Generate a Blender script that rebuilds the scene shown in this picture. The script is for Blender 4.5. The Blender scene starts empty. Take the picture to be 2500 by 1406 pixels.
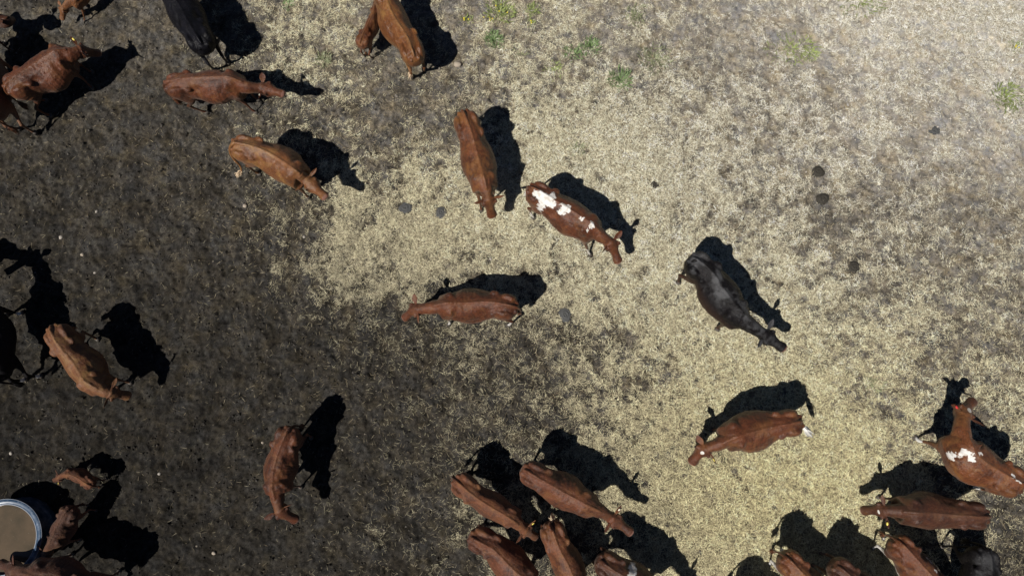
import bpy, math, random
import numpy as np
from mathutils import Vector, noise as mnoise
rad = math.radians
random.seed(7)
RNG = np.random.default_rng(11)
scene = bpy.context.scene
COL = scene.collection

# ------------------------------------------------------------------ camera, sky, sun, exposure
CAM_H = 16.0
TILT = rad(11.6)
FPX = 1690.0                       # focal length in photo pixels (photo 2500 wide)
cam_d = bpy.data.cameras.new('drone_camera')
cam_d.sensor_width = 36.0
cam_d.lens = FPX / 2500.0 * 36.0
cam_d.clip_start = 0.1
cam_d.clip_end = 6000
cam = bpy.data.objects.new('drone_camera', cam_d)
cam.location = (0, 0, CAM_H)
cam.rotation_euler = (TILT, 0, 0)
COL.objects.link(cam)
scene.camera = cam

SHX, SHY = 0.52, 0.55              # shadow offset per metre of height
SUN_ELEV = math.atan(1.0 / math.hypot(SHX, SHY))
world = bpy.data.worlds.new('World')
scene.world = world
world.use_nodes = True
wn = world.node_tree
sky = wn.nodes.new('ShaderNodeTexSky')
sky.sky_type = 'NISHITA'
sky.sun_disc = False
sky.sun_elevation = SUN_ELEV
sky.sun_rotation = math.atan2(-SHX, -SHY) % (2 * math.pi)
sky.altitude = 1500
sky.air_density = 0.4
sky.dust_density = 0.2
sky.ozone_density = 1.0
wn.links.new(sky.outputs[0], wn.nodes['Background'].inputs[0])
wn.nodes['Background'].inputs[1].default_value = 0.05

sun_d = bpy.data.lights.new('sun', 'SUN')
sun_d.energy = 5.0
sun_d.angle = rad(0.5)
sun_d.color = (1.0, 0.955, 0.89)
sun = bpy.data.objects.new('sun', sun_d)
sun.rotation_euler = Vector((-SHX, -SHY, 1.0)).to_track_quat('Z', 'Y').to_euler()
sun.location = (-8, -8, 20)
COL.objects.link(sun)

scene.view_settings.view_transform = 'Standard'
scene.view_settings.look = 'None'
scene.view_settings.exposure = 0.12
scene.view_settings.gamma = 1.0
scene.render.engine = 'CYCLES'
scene.cycles.max_bounces = 4
scene.cycles.diffuse_bounces = 2
scene.cycles.glossy_bounces = 2

# ------------------------------------------------------------------ helpers
def at(px, py, z=0.0):
    """photo pixel -> world point at height z"""
    dx = (px - 1250.0) / FPX
    dy = -(py - 703.0) / FPX
    ct, st = math.cos(TILT), math.sin(TILT)
    d = Vector((dx, st + dy * ct, -ct + dy * st))
    k = (z - CAM_H) / d.z
    return Vector((d.x * k, d.y * k, z))

def to_px(x, y, z=0.0):
    ct, st = math.cos(TILT), math.sin(TILT)
    rz = z - CAM_H
    up = y * ct + rz * st
    fw = np.maximum(y * st - rz * ct, 0.5)
    return 1250 + FPX * x / fw, 703 - FPX * up / fw

def mesh_np(name, verts, faces, smooth=True):
    """faces: (n,k) int array or list of arrays of different k"""
    verts = np.asarray(verts, dtype=np.float32)
    if not isinstance(faces, list):
        faces = [faces]
    faces = [np.asarray(f, dtype=np.int32) for f in faces if len(f)]
    me = bpy.data.meshes.new(name)
    me.vertices.add(len(verts))
    me.vertices.foreach_set('co', verts.ravel())
    loops = np.concatenate([f.ravel() for f in faces])
    counts = np.concatenate([np.full(len(f), f.shape[1], dtype=np.int32) for f in faces])
    starts = np.concatenate([[0], np.cumsum(counts)[:-1]]).astype(np.int32)
    me.loops.add(len(loops))
    me.loops.foreach_set('vertex_index', loops)
    me.polygons.add(len(counts))
    me.polygons.foreach_set('loop_start', starts)
    me.polygons.foreach_set('loop_total', counts)
    me.update(calc_edges=True)
    me.validate()
    if smooth:
        me.polygons.foreach_set('use_smooth', np.ones(len(me.polygons), dtype=bool))
    return me

def vec_attr(me, name, data):
    a = me.attributes.new(name, 'FLOAT_VECTOR', 'POINT')
    a.data.foreach_set('vector', np.asarray(data, dtype=np.float32).ravel())

def flt_attr(me, name, data):
    a = me.attributes.new(name, 'FLOAT', 'POINT')
    a.data.foreach_set('value', np.asarray(data, dtype=np.float32).ravel())

def add_obj(name, me, mat=None, parent=None):
    o = bpy.data.objects.new(name, me)
    COL.objects.link(o)
    if mat is not None:
        me.materials.clear()
        me.materials.append(mat)
    if parent is not None:
        o.parent = parent
    return o

def tag(o, label=None, cat=None, group=None, kind=None):
    if label: o['label'] = label
    if cat: o['category'] = cat
    if group: o['group'] = group
    if kind: o['kind'] = kind
    return o

def loft(rings):
    """rings: list of (n,3); returns closed verts, quads, tris"""
    n = len(rings[0])
    V = np.concatenate(rings)
    m = len(rings)
    i = np.arange(n); j = (i + 1) % n
    Q = []
    for k in range(m - 1):
        a = k * n
        Q.append(np.stack([a + i, a + j, a + n + j, a + n + i], 1))
    Q = np.concatenate(Q)
    c0 = rings[0].mean(0); c1 = rings[-1].mean(0)
    V = np.concatenate([V, [c0, c1]])
    T = np.concatenate([np.stack([j, i, np.full(n, len(V) - 2)], 1),
                        np.stack([(m - 1) * n + i, (m - 1) * n + j, np.full(n, len(V) - 1)], 1)])
    return V, Q, T

def tube(pts, radii, n=10, flat=None):
    """tube along pts; flat = list of (side scale, up scale)"""
    pts = np.asarray(pts, float)
    rings = []
    th = np.arange(n) / n * 2 * math.pi
    for k in range(len(pts)):
        t = pts[min(k + 1, len(pts) - 1)] - pts[max(k - 1, 0)]
        t = t / (np.linalg.norm(t) + 1e-9)
        ref = np.array([0, 1.0, 0]) if abs(t[1]) < 0.85 else np.array([1.0, 0, 0])
        u = np.cross(t, ref); u /= np.linalg.norm(u)
        v = np.cross(u, t)
        r = radii[k]
        ra, rb = (r if np.ndim(r) else (r, r))
        rings.append(pts[k] + np.outer(np.cos(th) * rb, u) + np.outer(np.sin(th) * ra, v))
    return loft(rings)

def spline(xs, P, x):
    """cubic hermite (catmull-rom like) through P at stations xs, linear beyond; returns pos, deriv"""
    xs = np.asarray(xs, float); P = np.asarray(P, float)
    n = len(xs)
    d = np.zeros_like(P)
    sl = (P[1:] - P[:-1]) / (xs[1:] - xs[:-1])[:, None]
    d[0] = sl[0]; d[-1] = sl[-1]
    for k in range(1, n - 1):
        h0 = xs[k] - xs[k - 1]; h1 = xs[k + 1] - xs[k]
        d[k] = (sl[k - 1] * h1 + sl[k] * h0) / (h0 + h1)
    x = np.asarray(x, float)
    xc = np.clip(x, xs[0], xs[-1])
    k = np.clip(np.searchsorted(xs, xc, side='right') - 1, 0, n - 2)
    h = (xs[k + 1] - xs[k]); t = ((xc - xs[k]) / h)[:, None]; h = h[:, None]
    p0, p1, m0, m1 = P[k], P[k + 1], d[k] * h, d[k + 1] * h
    t2, t3 = t * t, t * t * t
    pos = (2*t3-3*t2+1)*p0 + (t3-2*t2+t)*m0 + (-2*t3+3*t2)*p1 + (t3-t2)*m1
    der = ((6*t2-6*t)*p0 + (3*t2-4*t+1)*m0 + (-6*t2+6*t)*p1 + (3*t2-2*t)*m1) / h
    pos = pos + der * (x - xc)[:, None]
    return pos, der

def smoothstep(a, b, x):
    t = np.clip((x - a) / (b - a), 0, 1)
    return t * t * (3 - 2 * t)

# ------------------------------------------------------------------ material helpers
def new_mat(name):
    m = bpy.data.materials.new(name)
    m.use_nodes = True
    nt = m.node_tree
    b = nt.nodes['Principled BSDF']
    return m, nt, b

class NB:
    def __init__(self, nt): self.nt = nt
    def n(self, t, **kw):
        nd = self.nt.nodes.new(t)
        for k, v in kw.items(): setattr(nd, k, v)
        return nd
    def l(self, a, b): self.nt.links.new(a, b)
    def noise(self, vec, scale, detail=3, rough=0.5, dist=0.0):
        nd = self.n('ShaderNodeTexNoise'); nd.inputs['Scale'].default_value = scale
        nd.inputs['Detail'].default_value = detail; nd.inputs['Roughness'].default_value = rough
        nd.inputs['Distortion'].default_value = dist
        if vec is not None: self.l(vec, nd.inputs['Vector'])
        return nd.outputs['Fac']
    def math(self, op, a, b=None, clamp=False):
        nd = self.n('ShaderNodeMath', operation=op); nd.use_clamp = clamp
        for i, v in enumerate((a, b)):
            if v is None: continue
            if isinstance(v, (int, float)): nd.inputs[i].default_value = v
            else: self.l(v, nd.inputs[i])
        return nd.outputs[0]
    def ramp(self, fac, a, b, c0=0.0, c1=1.0):
        nd = self.n('ShaderNodeMapRange'); nd.inputs[1].default_value = a; nd.inputs[2].default_value = b
        nd.inputs[3].default_value = c0; nd.inputs[4].default_value = c1
        self.l(fac, nd.inputs[0]); return nd.outputs[0]
    def mix(self, fac, a, b, blend='MIX'):
        nd = self.n('ShaderNodeMix', data_type='RGBA', blend_type=blend)
        for i, v in ((0, fac), (6, a), (7, b)):
            if isinstance(v, (int, float)): nd.inputs[i].default_value = v
            elif isinstance(v, tuple): nd.inputs[i].default_value = (*v, 1.0)[:4]
            else: self.l(v, nd.inputs[i])
        return nd.outputs[2]
    def attr(self, name):
        return self.n('ShaderNodeAttribute', attribute_name=name)
    def bump(self, h, strength, dist, bsdf, prev=None):
        nd = self.n('ShaderNodeBump'); nd.inputs['Strength'].default_value = strength
        nd.inputs['Distance'].default_value = dist
        self.l(h, nd.inputs['Height'])
        if prev is not None: self.l(prev, nd.inputs['Normal'])
        if bsdf is not None: self.l(nd.outputs[0], bsdf.inputs['Normal'])
        return nd.outputs[0]

def simple_mat(name, col, rough=0.7, var=0.25, scale=20, spec=0.3):
    m, nt, b = new_mat(name)
    N = NB(nt)
    tc = N.n('ShaderNodeTexCoord')
    f = N.noise(tc.outputs['Object'], scale, 4, 0.6)
    c = N.mix(f, tuple(x * (1 - var) for x in col), tuple(min(1, x * (1 + var)) for x in col))
    N.l(c, b.inputs['Base Color'])
    b.inputs['Roughness'].default_value = rough + .02
    b.inputs['Specular IOR Level'].default_value = spec
    N.bump(f, 0.4, 0.01, b)
    return m

# ================================================================== GROUND
COVER = np.array([[float(c) for c in r.split()] for r in """
0 0 0 0 1 1 2 5 5 3 3 3 4 5 4 4 4 4 5 5 6 7 8 8 8
0 0 0 0 0 1 3 5 5 2 2 4 5 4 5 4 5 5 5 5 6 6 7 6 7
0 0 0 0 0 1 2 3 3 1 2 3 6 6 7 7 6 6 6 6 6 7 6 5 6
0 0 0 0 0 1 4 4 4 3 4 6 8 9 9 9 8 7 7 6 6 6 4 4 5
0 0 0 0 0 1 3 6 8 7 7 8 8 9 9 9 8 7 6 6 5 5 4 3 3
0 0 0 0 0 0 2 5 8 9 9 8 8 8 8 8 7 6 6 5 5 4 4 3 3
0 0 0 0 0 0 1 3 5 6 7 7 8 7 7 7 7 7 7 6 5 4 4 3 4
0 0 0 0 0 0 0 1 2 3 4 4 6 7 7 7 8 8 8 6 5 4 4 3 4
0 0 0 0 0 0 0 0 1 1 2 3 3 4 5 6 8 9 9 8 6 5 4 3 3
0 0 0 0 0 0 0 0 0 1 1 2 2 3 5 6 8 9 9 9 9 7 5 4 4
0 0 0 0 0 0 0 0 0 1 1 2 2 4 6 8 9 9 9 9 9 9 7 5 4
0 0 0 0 0 0 0 0 0 1 1 2 3 6 8 9 9 9 9 9 9 9 8 4 3
0 0 0 0 0 0 0 0 1 1 1 3 4 6 8 9 9 9 9 9 9 8 5 3 2
0 0 0 0 0 0 0 0 1 1 1 2 4 4 6 9 9 9 9 9 9 7 5 3 2
""".strip().splitlines()]) / 9.0
SOIL_GLARE = np.array([[float(c) for c in r.split()] for r in """
.074 .092 .12 .16 .19 .22 .28 .42 .55
.048 .053 .075 .11 .13 .15 .20 .28 .37
.037 .041 .048 .065 .085 .10 .13 .15 .18
.026 .030 .034 .037 .050 .080 .11 .125 .135
.019 .023 .029 .035 .045 .065 .09 .11 .10
.016 .020 .027 .034 .042 .06 .08 .07 .045
""".strip().splitlines()])  # soil brightness, with top-right lens veil and left vignette painted in

def bilin(G, u, v):
    H, W = G.shape
    u = np.clip(u, 0, W - 1.001); v = np.clip(v, 0, H - 1.001)
    i = u.astype(int); j = v.astype(int); a = u - i; b = v - j
    a = a * a * (3 - 2 * a); b = b * b * (3 - 2 * b)
    return (G[j, i] * (1-a) + G[j, i+1] * a) * (1-b) + (G[j+1, i] * (1-a) + G[j+1, i+1] * a) * b

# tileable-enough fractal noise fields on a fine grid, sampled by world position
NS = 1024
def fft_noise(beta, lo, hi, seed):
    r = np.random.default_rng(seed)
    f = np.fft.fftn(r.standard_normal((NS, NS)))
    k = np.fft.fftfreq(NS) * NS
    kk = np.hypot(k[:, None], k[None, :])
    kk[0, 0] = 1
    amp = kk ** (-beta) * (kk >= lo) * (kk <= hi)
    x = np.real(np.fft.ifftn(f * amp))
    return x / x.std()
TILE = 32.0    # metres per noise tile (3 cm cells)
def samp(F, x, y, ox=0.0):
    u = ((x + ox) / TILE * NS) % NS; v = ((y + ox * .7) / TILE * NS) % NS
    i = u.astype(int) % NS; j = v.astype(int) % NS; a = u - u.astype(int); b = v - v.astype(int)
    i1 = (i + 1) % NS; j1 = (j + 1) % NS
    return (F[j, i]*(1-a)+F[j, i1]*a)*(1-b) + (F[j1, i]*(1-a)+F[j1, i1]*a)*b
F_BIG = fft_noise(1.3, 2, 40, 1)        # 0.8 m .. 16 m
F_MID = fft_noise(0.9, 30, 200, 2)      # 0.16 .. 1 m
F_FINE = fft_noise(1.15, 50, 512, 3)    # 6 .. 27 cm
F_MID2 = fft_noise(0.8, 15, 160, 4)
F_FINE2 = fft_noise(0.6, 150, 512, 5)

def cover_at(x, y):
    px, py = to_px(x, y)
    px = px + 26 * samp(F_BIG, x, y, 3.1); py = py + 26 * samp(F_BIG, x, y, 9.7)
    c = bilin(COVER, px / 100 - .5, py / 100 - .5)
    w = 0.30 + 2.2 * c * (1 - c)
    hi = smoothstep(.25, .7, c)
    c = c + (0.15 * w + .025 * hi) * samp(F_MID, x, y, 1.0) + (0.13 * w + .06 * hi) * samp(F_MID2, x, y, 5.0) + (.06 * w + .08 * hi) * samp(F_BIG, x, y, 21.0) - 0.08
    # trampled bare pits inside the straw
    c = c - 0.55 * smoothstep(1.2, 2.1, samp(F_MID, x, y, 14.0)) - .22 * smoothstep(1.3, 2.3, samp(F_FINE, x, y, 17.0)) * hi 
    return np.clip(c, 0, 1)
def soil_glare_at(x, y):
    px, py = to_px(x, y)
    return bilin(SOIL_GLARE, px / 312.5, py / 281.2)
def height_at(x, y):
    c = cover_at(x, y)
    bumpy = 0.014 * samp(F_MID, x, y, 2.2) + 0.012 * samp(F_FINE, x, y) * (1 + .5 * samp(F_MID2, x, y, 12.)) + 0.0065 * samp(F_FINE2, x, y)
    pit = -0.035 * smoothstep(1.0, 1.9, samp(F_MID2, x, y, 7.7)) - 0.028 * smoothstep(1.3, 2.4, samp(F_FINE, x, y, 4.0))
    far = 1 - smoothstep(15, 22, np.hypot(x, y - 4))
    return ((bumpy + pit) * (1.0 - 0.35 * c) + 0.02 * c) * far

def axis(lo, hi, step, out):
    core = np.arange(lo, hi + 1e-6, step)
    ext = []
    s = step; p = 0
    while p < out:
        s *= 1.35; p += s; ext.append(p)
    ext = np.array(ext)
    return np.concatenate([(lo - ext)[::-1], core, hi + ext])
gx = axis(-15.0, 15.0, 0.032, 2500); gy = axis(-5.0, 13.2, 0.032, 2500)
GX, GY = np.meshgrid(gx, gy)
gz = height_at(GX.ravel(), GY.ravel())
V = np.stack([GX.ravel(), GY.ravel(), gz], 1)
nx, ny = len(gx), len(gy)
idx = np.arange(nx * ny).reshape(ny, nx)
Q = np.stack([idx[:-1, :-1].ravel(), idx[:-1, 1:].ravel(), idx[1:, 1:].ravel(), idx[1:, :-1].ravel()], 1)
gme = mesh_np('ground', V, Q)
flt_attr(gme, 'cover', cover_at(V[:, 0], V[:, 1]))
flt_attr(gme, 'soil', soil_glare_at(V[:, 0], V[:, 1]))  # soil tone including the painted veil and vignette
px_, py_ = to_px(V[:, 0], V[:, 1])
flt_attr(gme, 'yellow', np.exp(-(((px_ - 1900) / 420) ** 2 + ((py_ - 1180) / 330) ** 2)))

m, nt, b = new_mat('trampled_soil_and_straw')
N = NB(nt)
geo = N.n('ShaderNodeNewGeometry'); P = geo.outputs['Position']
cov = N.attr('cover').outputs['Fac']; soil = N.attr('soil').outputs['Fac']; yel = N.attr('yellow').outputs['Fac']
n1 = N.noise(P, 2.2, 5, 0.6); n2 = N.noise(P, 9, 9, 0.74, 0.6); n3 = N.noise(P, 95, 4, 0.7); n4 = N.noise(P, 1.7, 6, .62, .5); n5 = N.noise(P, 3.1, 6, .7)
hue = N.mix(N.ramp(n1, .35, .65), (0.96, 0.98, 1.05), (1.12, 1.00, 0.82))
val = N.math('MULTIPLY', N.ramp(n2, .33, .66, .25, 1.75), N.ramp(n3, .36, .64, .25, 1.85))
val = N.math('MULTIPLY', val, N.ramp(n4, .38, .58, .58, 1.22))
vo = N.n('ShaderNodeTexVoronoi'); vo.inputs['Scale'].default_value = 9; N.l(P, vo.inputs['Vector'])
vo.inputs['Randomness'].default_value = 1.0
val = N.math('MULTIPLY', val, N.ramp(N.math('ADD', vo.outputs['Distance'], N.math('MULTIPLY', N.math('SUBTRACT', n2, .5), .5)), .0, .16, .40, 1.0))
kk = N.ramp(soil, .09, .28, 1.0, .45)
val = N.math('ADD', 1.0, N.math('MULTIPLY', N.math('SUBTRACT', val, 1.0), kk))
sv = N.math('MULTIPLY', soil, N.math('MULTIPLY', val, .92))
comb = N.n('ShaderNodeCombineColor')
N.l(sv, comb.inputs[0]); N.l(N.math('MULTIPLY', sv, .935), comb.inputs[1]); N.l(N.math('MULTIPLY', sv, .82), comb.inputs[2])
soilc = N.mix(1.0, comb.outputs[0], hue, 'MULTIPLY')
soilc = N.mix(1.0, soilc, N.mix(N.ramp(soil, .12, .40), (1, 1, 1), (1.0, 1.05, 1.15)), 'MULTIPLY')  # pale soil turned greyer, lens veil painted into the ground colour
soilc = N.mix(N.ramp(n5, .50, .68, 0, .55), soilc, N.mix(1.0, soilc, (1.5, 1.42, 1.05), 'MULTIPLY'))
# matted straw fibres: stretched noises at three angles
fib = None
for ang, sc in ((0.3, 1.0), (1.35, 1.15), (2.4, .9)):
    mp = N.n('ShaderNodeMapping'); mp.inputs['Rotation'].default_value = (0, 0, ang)
    mp.inputs['Scale'].default_value = (120 * sc, 17 * sc, 1)
    wv = N.n('ShaderNodeVectorMath', operation='ADD')
    dn = N.n('ShaderNodeTexNoise'); dn.inputs['Scale'].default_value = 5; N.l(P, dn.inputs['Vector'])
    dsc = N.n('ShaderNodeVectorMath', operation='SCALE'); dsc.inputs[3].default_value = .12
    N.l(dn.outputs['Color'], dsc.inputs[0]); N.l(P, wv.inputs[0]); N.l(dsc.outputs[0], wv.inputs[1])
    N.l(wv.outputs[0], mp.inputs['Vector'])
    f = N.noise(mp.outputs[0], 1.0, 2, .5)
    fib = f if fib is None else N.math('MAXIMUM', fib, f)
fibv = N.ramp(fib, .52, .72, 0.0, 1.0)
straw_lo = N.mix(yel, (.095, .078, .048), (.10, .080, .038))
straw_hi = N.mix(yel, (.60, .545, .385), (.64, .56, .33))
strawc = N.mix(fibv, straw_lo, straw_hi)
patch = N.noise(P, 6, 4, .6)
strawc = N.mix(N.ramp(patch, .38, .68, .0, .35), strawc, (.12, .098, .066))
cf = N.math('ADD', N.math('MULTIPLY', cov, 1.25), N.math('MULTIPLY', N.math('SUBTRACT', fib, .62), 2.2), False)
cf = N.math('ADD', cf, N.math('MULTIPLY', N.math('SUBTRACT', n2, .5), .8), True)
colr = N.mix(N.math('MULTIPLY', N.ramp(cf, .45, 1.0, 0, .85), N.ramp(soil, .02, .07, .3, 1)), soilc, strawc)
N.l(colr, b.inputs['Base Color'])
b.inputs['Roughness'].default_value = 0.95
b.inputs['Specular IOR Level'].default_value = 0.15
bh = N.math('ADD', N.math('MULTIPLY', n2, 1.0), N.math('MULTIPLY', n3, .35))
N.bump(bh, 1.0, 0.045, b)
ground = add_obj('ground', gme, m)
tag(ground, 'dark trampled earth turning to pale dry grass and straw', None, None, 'structure')

# ------------------------------------------------------------------ straw / dry grass blades
def blades(name, n_try, density_fn, lmin, lmax, width, lift, tone_fn, box=(-14.5, 14.5, -4.6, 12.6), seed=1, curl=0.5):
    r = np.random.default_rng(seed)
    x = r.uniform(box[0], box[1], n_try); y = r.uniform(box[2], box[3], n_try)
    keep = r.uniform(0, 1, n_try) < density_fn(x, y)
    px, py = to_px(x, y)
    keep &= (px > -230) & (px < 2730) & (py > -200) & (py < 1640)
    x, y = x[keep], y[keep]; n = len(x)
    L = r.uniform(lmin, lmax, n) * (0.6 + 0.4 * r.random(n)); a = r.uniform(0, 2 * math.pi, n)
    w = width * r.uniform(.6, 1.3, n)
    bend = r.normal(0, curl, n)
    z0 = height_at(x, y) + 0.004
    segs = 2
    pts = []
    cx, cy, cz = x.copy(), y.copy(), z0 + r.uniform(0, lift, n)
    ang = a - bend / 2
    dz = r.normal(0, lift * .5, n) / segs
    for k in range(segs + 1):
        pts.append((cx.copy(), cy.copy(), cz.copy(), ang.copy()))
        cx = cx + np.cos(ang) * L / segs; cy = cy + np.sin(ang) * L / segs
        cz = np.maximum(cz + dz - (0.1 * lift if k == 1 else 0), z0 + 0.003)
        ang = ang + bend / segs
    V = np.zeros((n, (segs + 1) * 2, 3), np.float32)
    for k, (qx, qy, qz, qa) in enumerate(pts):
        ww = w * (1.0 if k < segs else .35) * .5
        V[:, 2*k, 0] = qx - np.sin(qa) * ww; V[:, 2*k, 1] = qy + np.cos(qa) * ww; V[:, 2*k, 2] = qz
        V[:, 2*k+1, 0] = qx + np.sin(qa) * ww; V[:, 2*k+1, 1] = qy - np.cos(qa) * ww; V[:, 2*k+1, 2] = qz + w * .3
    base = (np.arange(n) * (segs + 1) * 2)[:, None]
    F = np.concatenate([base + np.array([2*k, 2*k+1, 2*k+3, 2*k+2]) for k in range(segs)])
    me = mesh_np(name, V.reshape(-1, 3), F, smooth=False)
    tone = tone_fn(x, y, r)
    vec_attr(me, 'tone', np.repeat(tone, (segs + 1) * 2, axis=0))
    return me, n

m_straw, nt, b = new_mat('dry_straw')
N = NB(nt); N.l(N.attr('tone').outputs['Color'], b.inputs['Base Color'])
b.inputs['Roughness'].default_value = .6; b.inputs['Specular IOR Level'].default_value = .25

def straw_tone(x, y, r):
    px, py = to_px(x, y); n = len(x)
    yel = .75 * np.exp(-(((px - 1900) / 450) ** 2 + ((py - 1200) / 330) ** 2))[:, None]
    glare_grey = (smoothstep(900, 2200, px) * smoothstep(1000, 200, py))[:, None]  # greyer straw toward top right, with lens glare painted into the blades
    pale = np.array([.90, .82, .55]); gold = np.array([.90, .80, .43]); grey = np.array([.90, .89, .84]); brown = np.array([.22, .17, .10])
    t = r.random((n, 1))
    c = pale * (1 - yel) + gold * yel
    c = c * (1 - glare_grey * .6) + grey * glare_grey * .6
    mixb = np.clip(t * 2.0 - 1.0, 0, .9)
    c = c * (1 - mixb) + brown * mixb
    pm = samp(F_MID, x, y, 11.0)[:, None]
    c = c * (1 + .13 * np.clip(pm, -1.7, 1.5))
    c = c * (0.72 + .5 * r.random((n, 1)))
    dark = (soil_glare_at(x, y)[:, None] / .09).clip(.28, 1) ** .75
    dark = dark * (.62 + .38 * smoothstep(.05, .5, cover_at(x, y)))[:, None]
    return np.clip(c * dark, .01, .86)
CLEAR = [(990, 507, .17), (1077, 519, .15), (1998, 419, .16), (2009, 486, .16), (1380, 768, .14), (2283, 318, .19), (2085, 652, .12), (1598, 452, .09), (1117, 158, .10),
         (1630, 1281, .05), (1514, 194, .10), (1444, 112, .08), (1206, 98, .08)]
def _clear(x, y):
    k = np.ones_like(x)
    for px, py, R in CLEAR:
        p = at(px, py, .02); k = k * (1 - .96 * smoothstep(R * 1.05, R * .9, np.hypot(x - p.x, y - p.y)))
    return k
def straw_dens(x, y):
    c = cover_at(x, y); return np.clip(c * 1.12 - .02, 0, 1) ** 1.35 * _clear(x, y)
me, n = blades('straw_mat', 1500000, straw_dens, .035, .13, .0052, .03, straw_tone, seed=21)
print('straw blades', n)
tag(add_obj('straw', me, m_straw), 'matted pale dry grass and straw lying over the ground', 'straw', None, 'stuff')
def loose_dens(x, y):
    c = cover_at(x, y); s = soil_glare_at(x, y)
    px, py = to_px(x, y)
    return np.clip(.10 + .6 * c + .55 * smoothstep(300, 1000, px) * smoothstep(.02, .06, s), 0, 1) * np.clip(1.1 - .6 * c, .3, 1)
def loose_tone(x, y, r):
    n = len(x); t = r.random((n, 1))
    c = np.array([.50, .44, .30]) * (1 - t) + np.array([.26, .20, .12]) * t
    return np.clip(c * (0.6 + .6 * r.random((n, 1))) * (soil_glare_at(x, y)[:, None] / .05).clip(.45, 1.0), .01, .8)
me, n = blades('loose_straw', 110000, loose_dens, .02, .16, .0055, .012, loose_tone, seed=33, curl=.45)
print('loose', n)
tag(add_obj('straw', me, m_straw), 'scattered single stalks of straw on the bare earth', 'straw', None, 'stuff')

# soil crumbs and clods on the bare dirt
def crumbs(n_try, seed):
    r = np.random.default_rng(seed)
    x = r.uniform(-14.5, 14.5, n_try); y = r.uniform(-4.6, 12.6, n_try)
    keep = r.random(n_try) < np.clip(1.05 - cover_at(x, y) * 1.3, .05, 1) * smoothstep(-.6, 1.2, samp(F_MID, x, y, 6.0))
    x, y = x[keep], y[keep]; n = len(x)
    s = r.uniform(.006, .014, n) * (1 + 1.6 * (r.random(n) < .12))
    oct_ = np.array([[1, 0, 0], [0, 1, 0], [-1, 0, 0], [0, -1, 0], [0, 0, .8], [0, 0, -.6]], float)
    V = oct_[None] * s[:, None, None] * r.uniform(.6, 1.3, (n, 6, 1))
    a = r.uniform(0, 6.28, n); ca, sa = np.cos(a)[:, None], np.sin(a)[:, None]
    X = V[..., 0] * ca - V[..., 1] * sa; Y = V[..., 0] * sa + V[..., 1] * ca
    V = np.stack([X + x[:, None], Y + y[:, None], V[..., 2] + (height_at(x, y) + s * .25)[:, None]], 2)
    f = np.array([[0, 1, 4], [1, 2, 4], [2, 3, 4], [3, 0, 4], [1, 0, 5], [2, 1, 5], [3, 2, 5], [0, 3, 5]])
    F = (np.arange(n) * 6)[:, None, None] + f[None]
    me = mesh_np('soil_crumbs', V.reshape(-1, 3), F.reshape(-1, 3))
    so = soil_glare_at(x, y)[:, None] * r.choice([.5, .8, 1.1, 1.8, 2.8], (n, 1), p=[.25, .25, .25, .2, .05]) * np.array([[1.0, .91, .80]])
    vec_attr(me, 'tone', np.repeat(so, 6, axis=0))
    return me
m_crumb, nt, b = new_mat('crumbly_soil')
N = NB(nt); N.l(N.attr('tone').outputs['Color'], b.inputs['Base Color']); b.inputs['Roughness'].default_value = .95
b.inputs['Specular IOR Level'].default_value = .1
tag(add_obj('soil_crumbs', crumbs(220000, 5), m_crumb), 'small crumbs and clods of dry earth on the bare ground', 'soil', None, 'stuff')

# ================================================================== CATTLE
# canonical cow: x forward (0 tail head, 1.30 withers, 2.03 poll, 2.50 nose), y left, z up
TR = np.array([  # x, halfwidth, ztop, zbottom, zwidest
    (-.16, .10, 1.17, .98, 1.06), (-.12, .165, 1.24, .88, 1.04), (-.04, .215, 1.305, .78, 1.02), (.08, .242, 1.34, .71, 1.01),
    (.22, .262, 1.352, .67, 1.01), (.37, .282, 1.356, .63, .99), (.50, .290, 1.346, .58, .92), (.65, .335, 1.334, .535, .86),
    (.82, .362, 1.330, .515, .84), (.98, .350, 1.330, .52, .86), (1.12, .305, 1.338, .55, .90), (1.22, .282, 1.352, .585, .93),
    (1.34, .282, 1.352, .61, .94), (1.45, .255, 1.330, .65, .95), (1.55, .20, 1.275, .74, .98), (1.63, .09, 1.19, .88, 1.0)])
def ring_body(x, w, zt, zb, zw, n=36, ridge=1.45):
    zw = min(zw + .05, 1.05)
    th = np.arange(n) / n * 2 * math.pi
    c, s = np.cos(th), np.sin(th)
    y = w * np.sign(c) * np.abs(c) ** .92
    z = np.where(s >= 0, zw + (zt - zw) * np.abs(s) ** ridge, zw - (zw - zb) * np.abs(s) ** .95)
    return np.stack([np.full(n, x), y, z], 1)
def ellipsoid(c, r, n=14, m=8, rot=0.0, tilt=0.0):
    rings = []
    for k in range(1, m):
        ph = -math.pi / 2 + math.pi * k / m
        th = np.arange(n) / n * 2 * math.pi
        p = np.stack([np.full(n, math.sin(ph)) * r[0], np.cos(th) * math.cos(ph) * r[1], np.sin(th) * math.cos(ph) * r[2]], 1)
        rings.append(p)
    V, Q, T = loft(rings)
    ca, sa = math.cos(tilt), math.sin(tilt)   # tilt in xz
    V = np.stack([V[:, 0]*ca - V[:, 2]*sa, V[:, 1], V[:, 0]*sa + V[:, 2]*ca], 1)
    ca, sa = math.cos(rot), math.sin(rot)
    V = np.stack([V[:, 0]*ca - V[:, 1]*sa, V[:, 0]*sa + V[:, 1]*ca, V[:, 2]], 1)
    return V + np.array(c), Q, T

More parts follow.
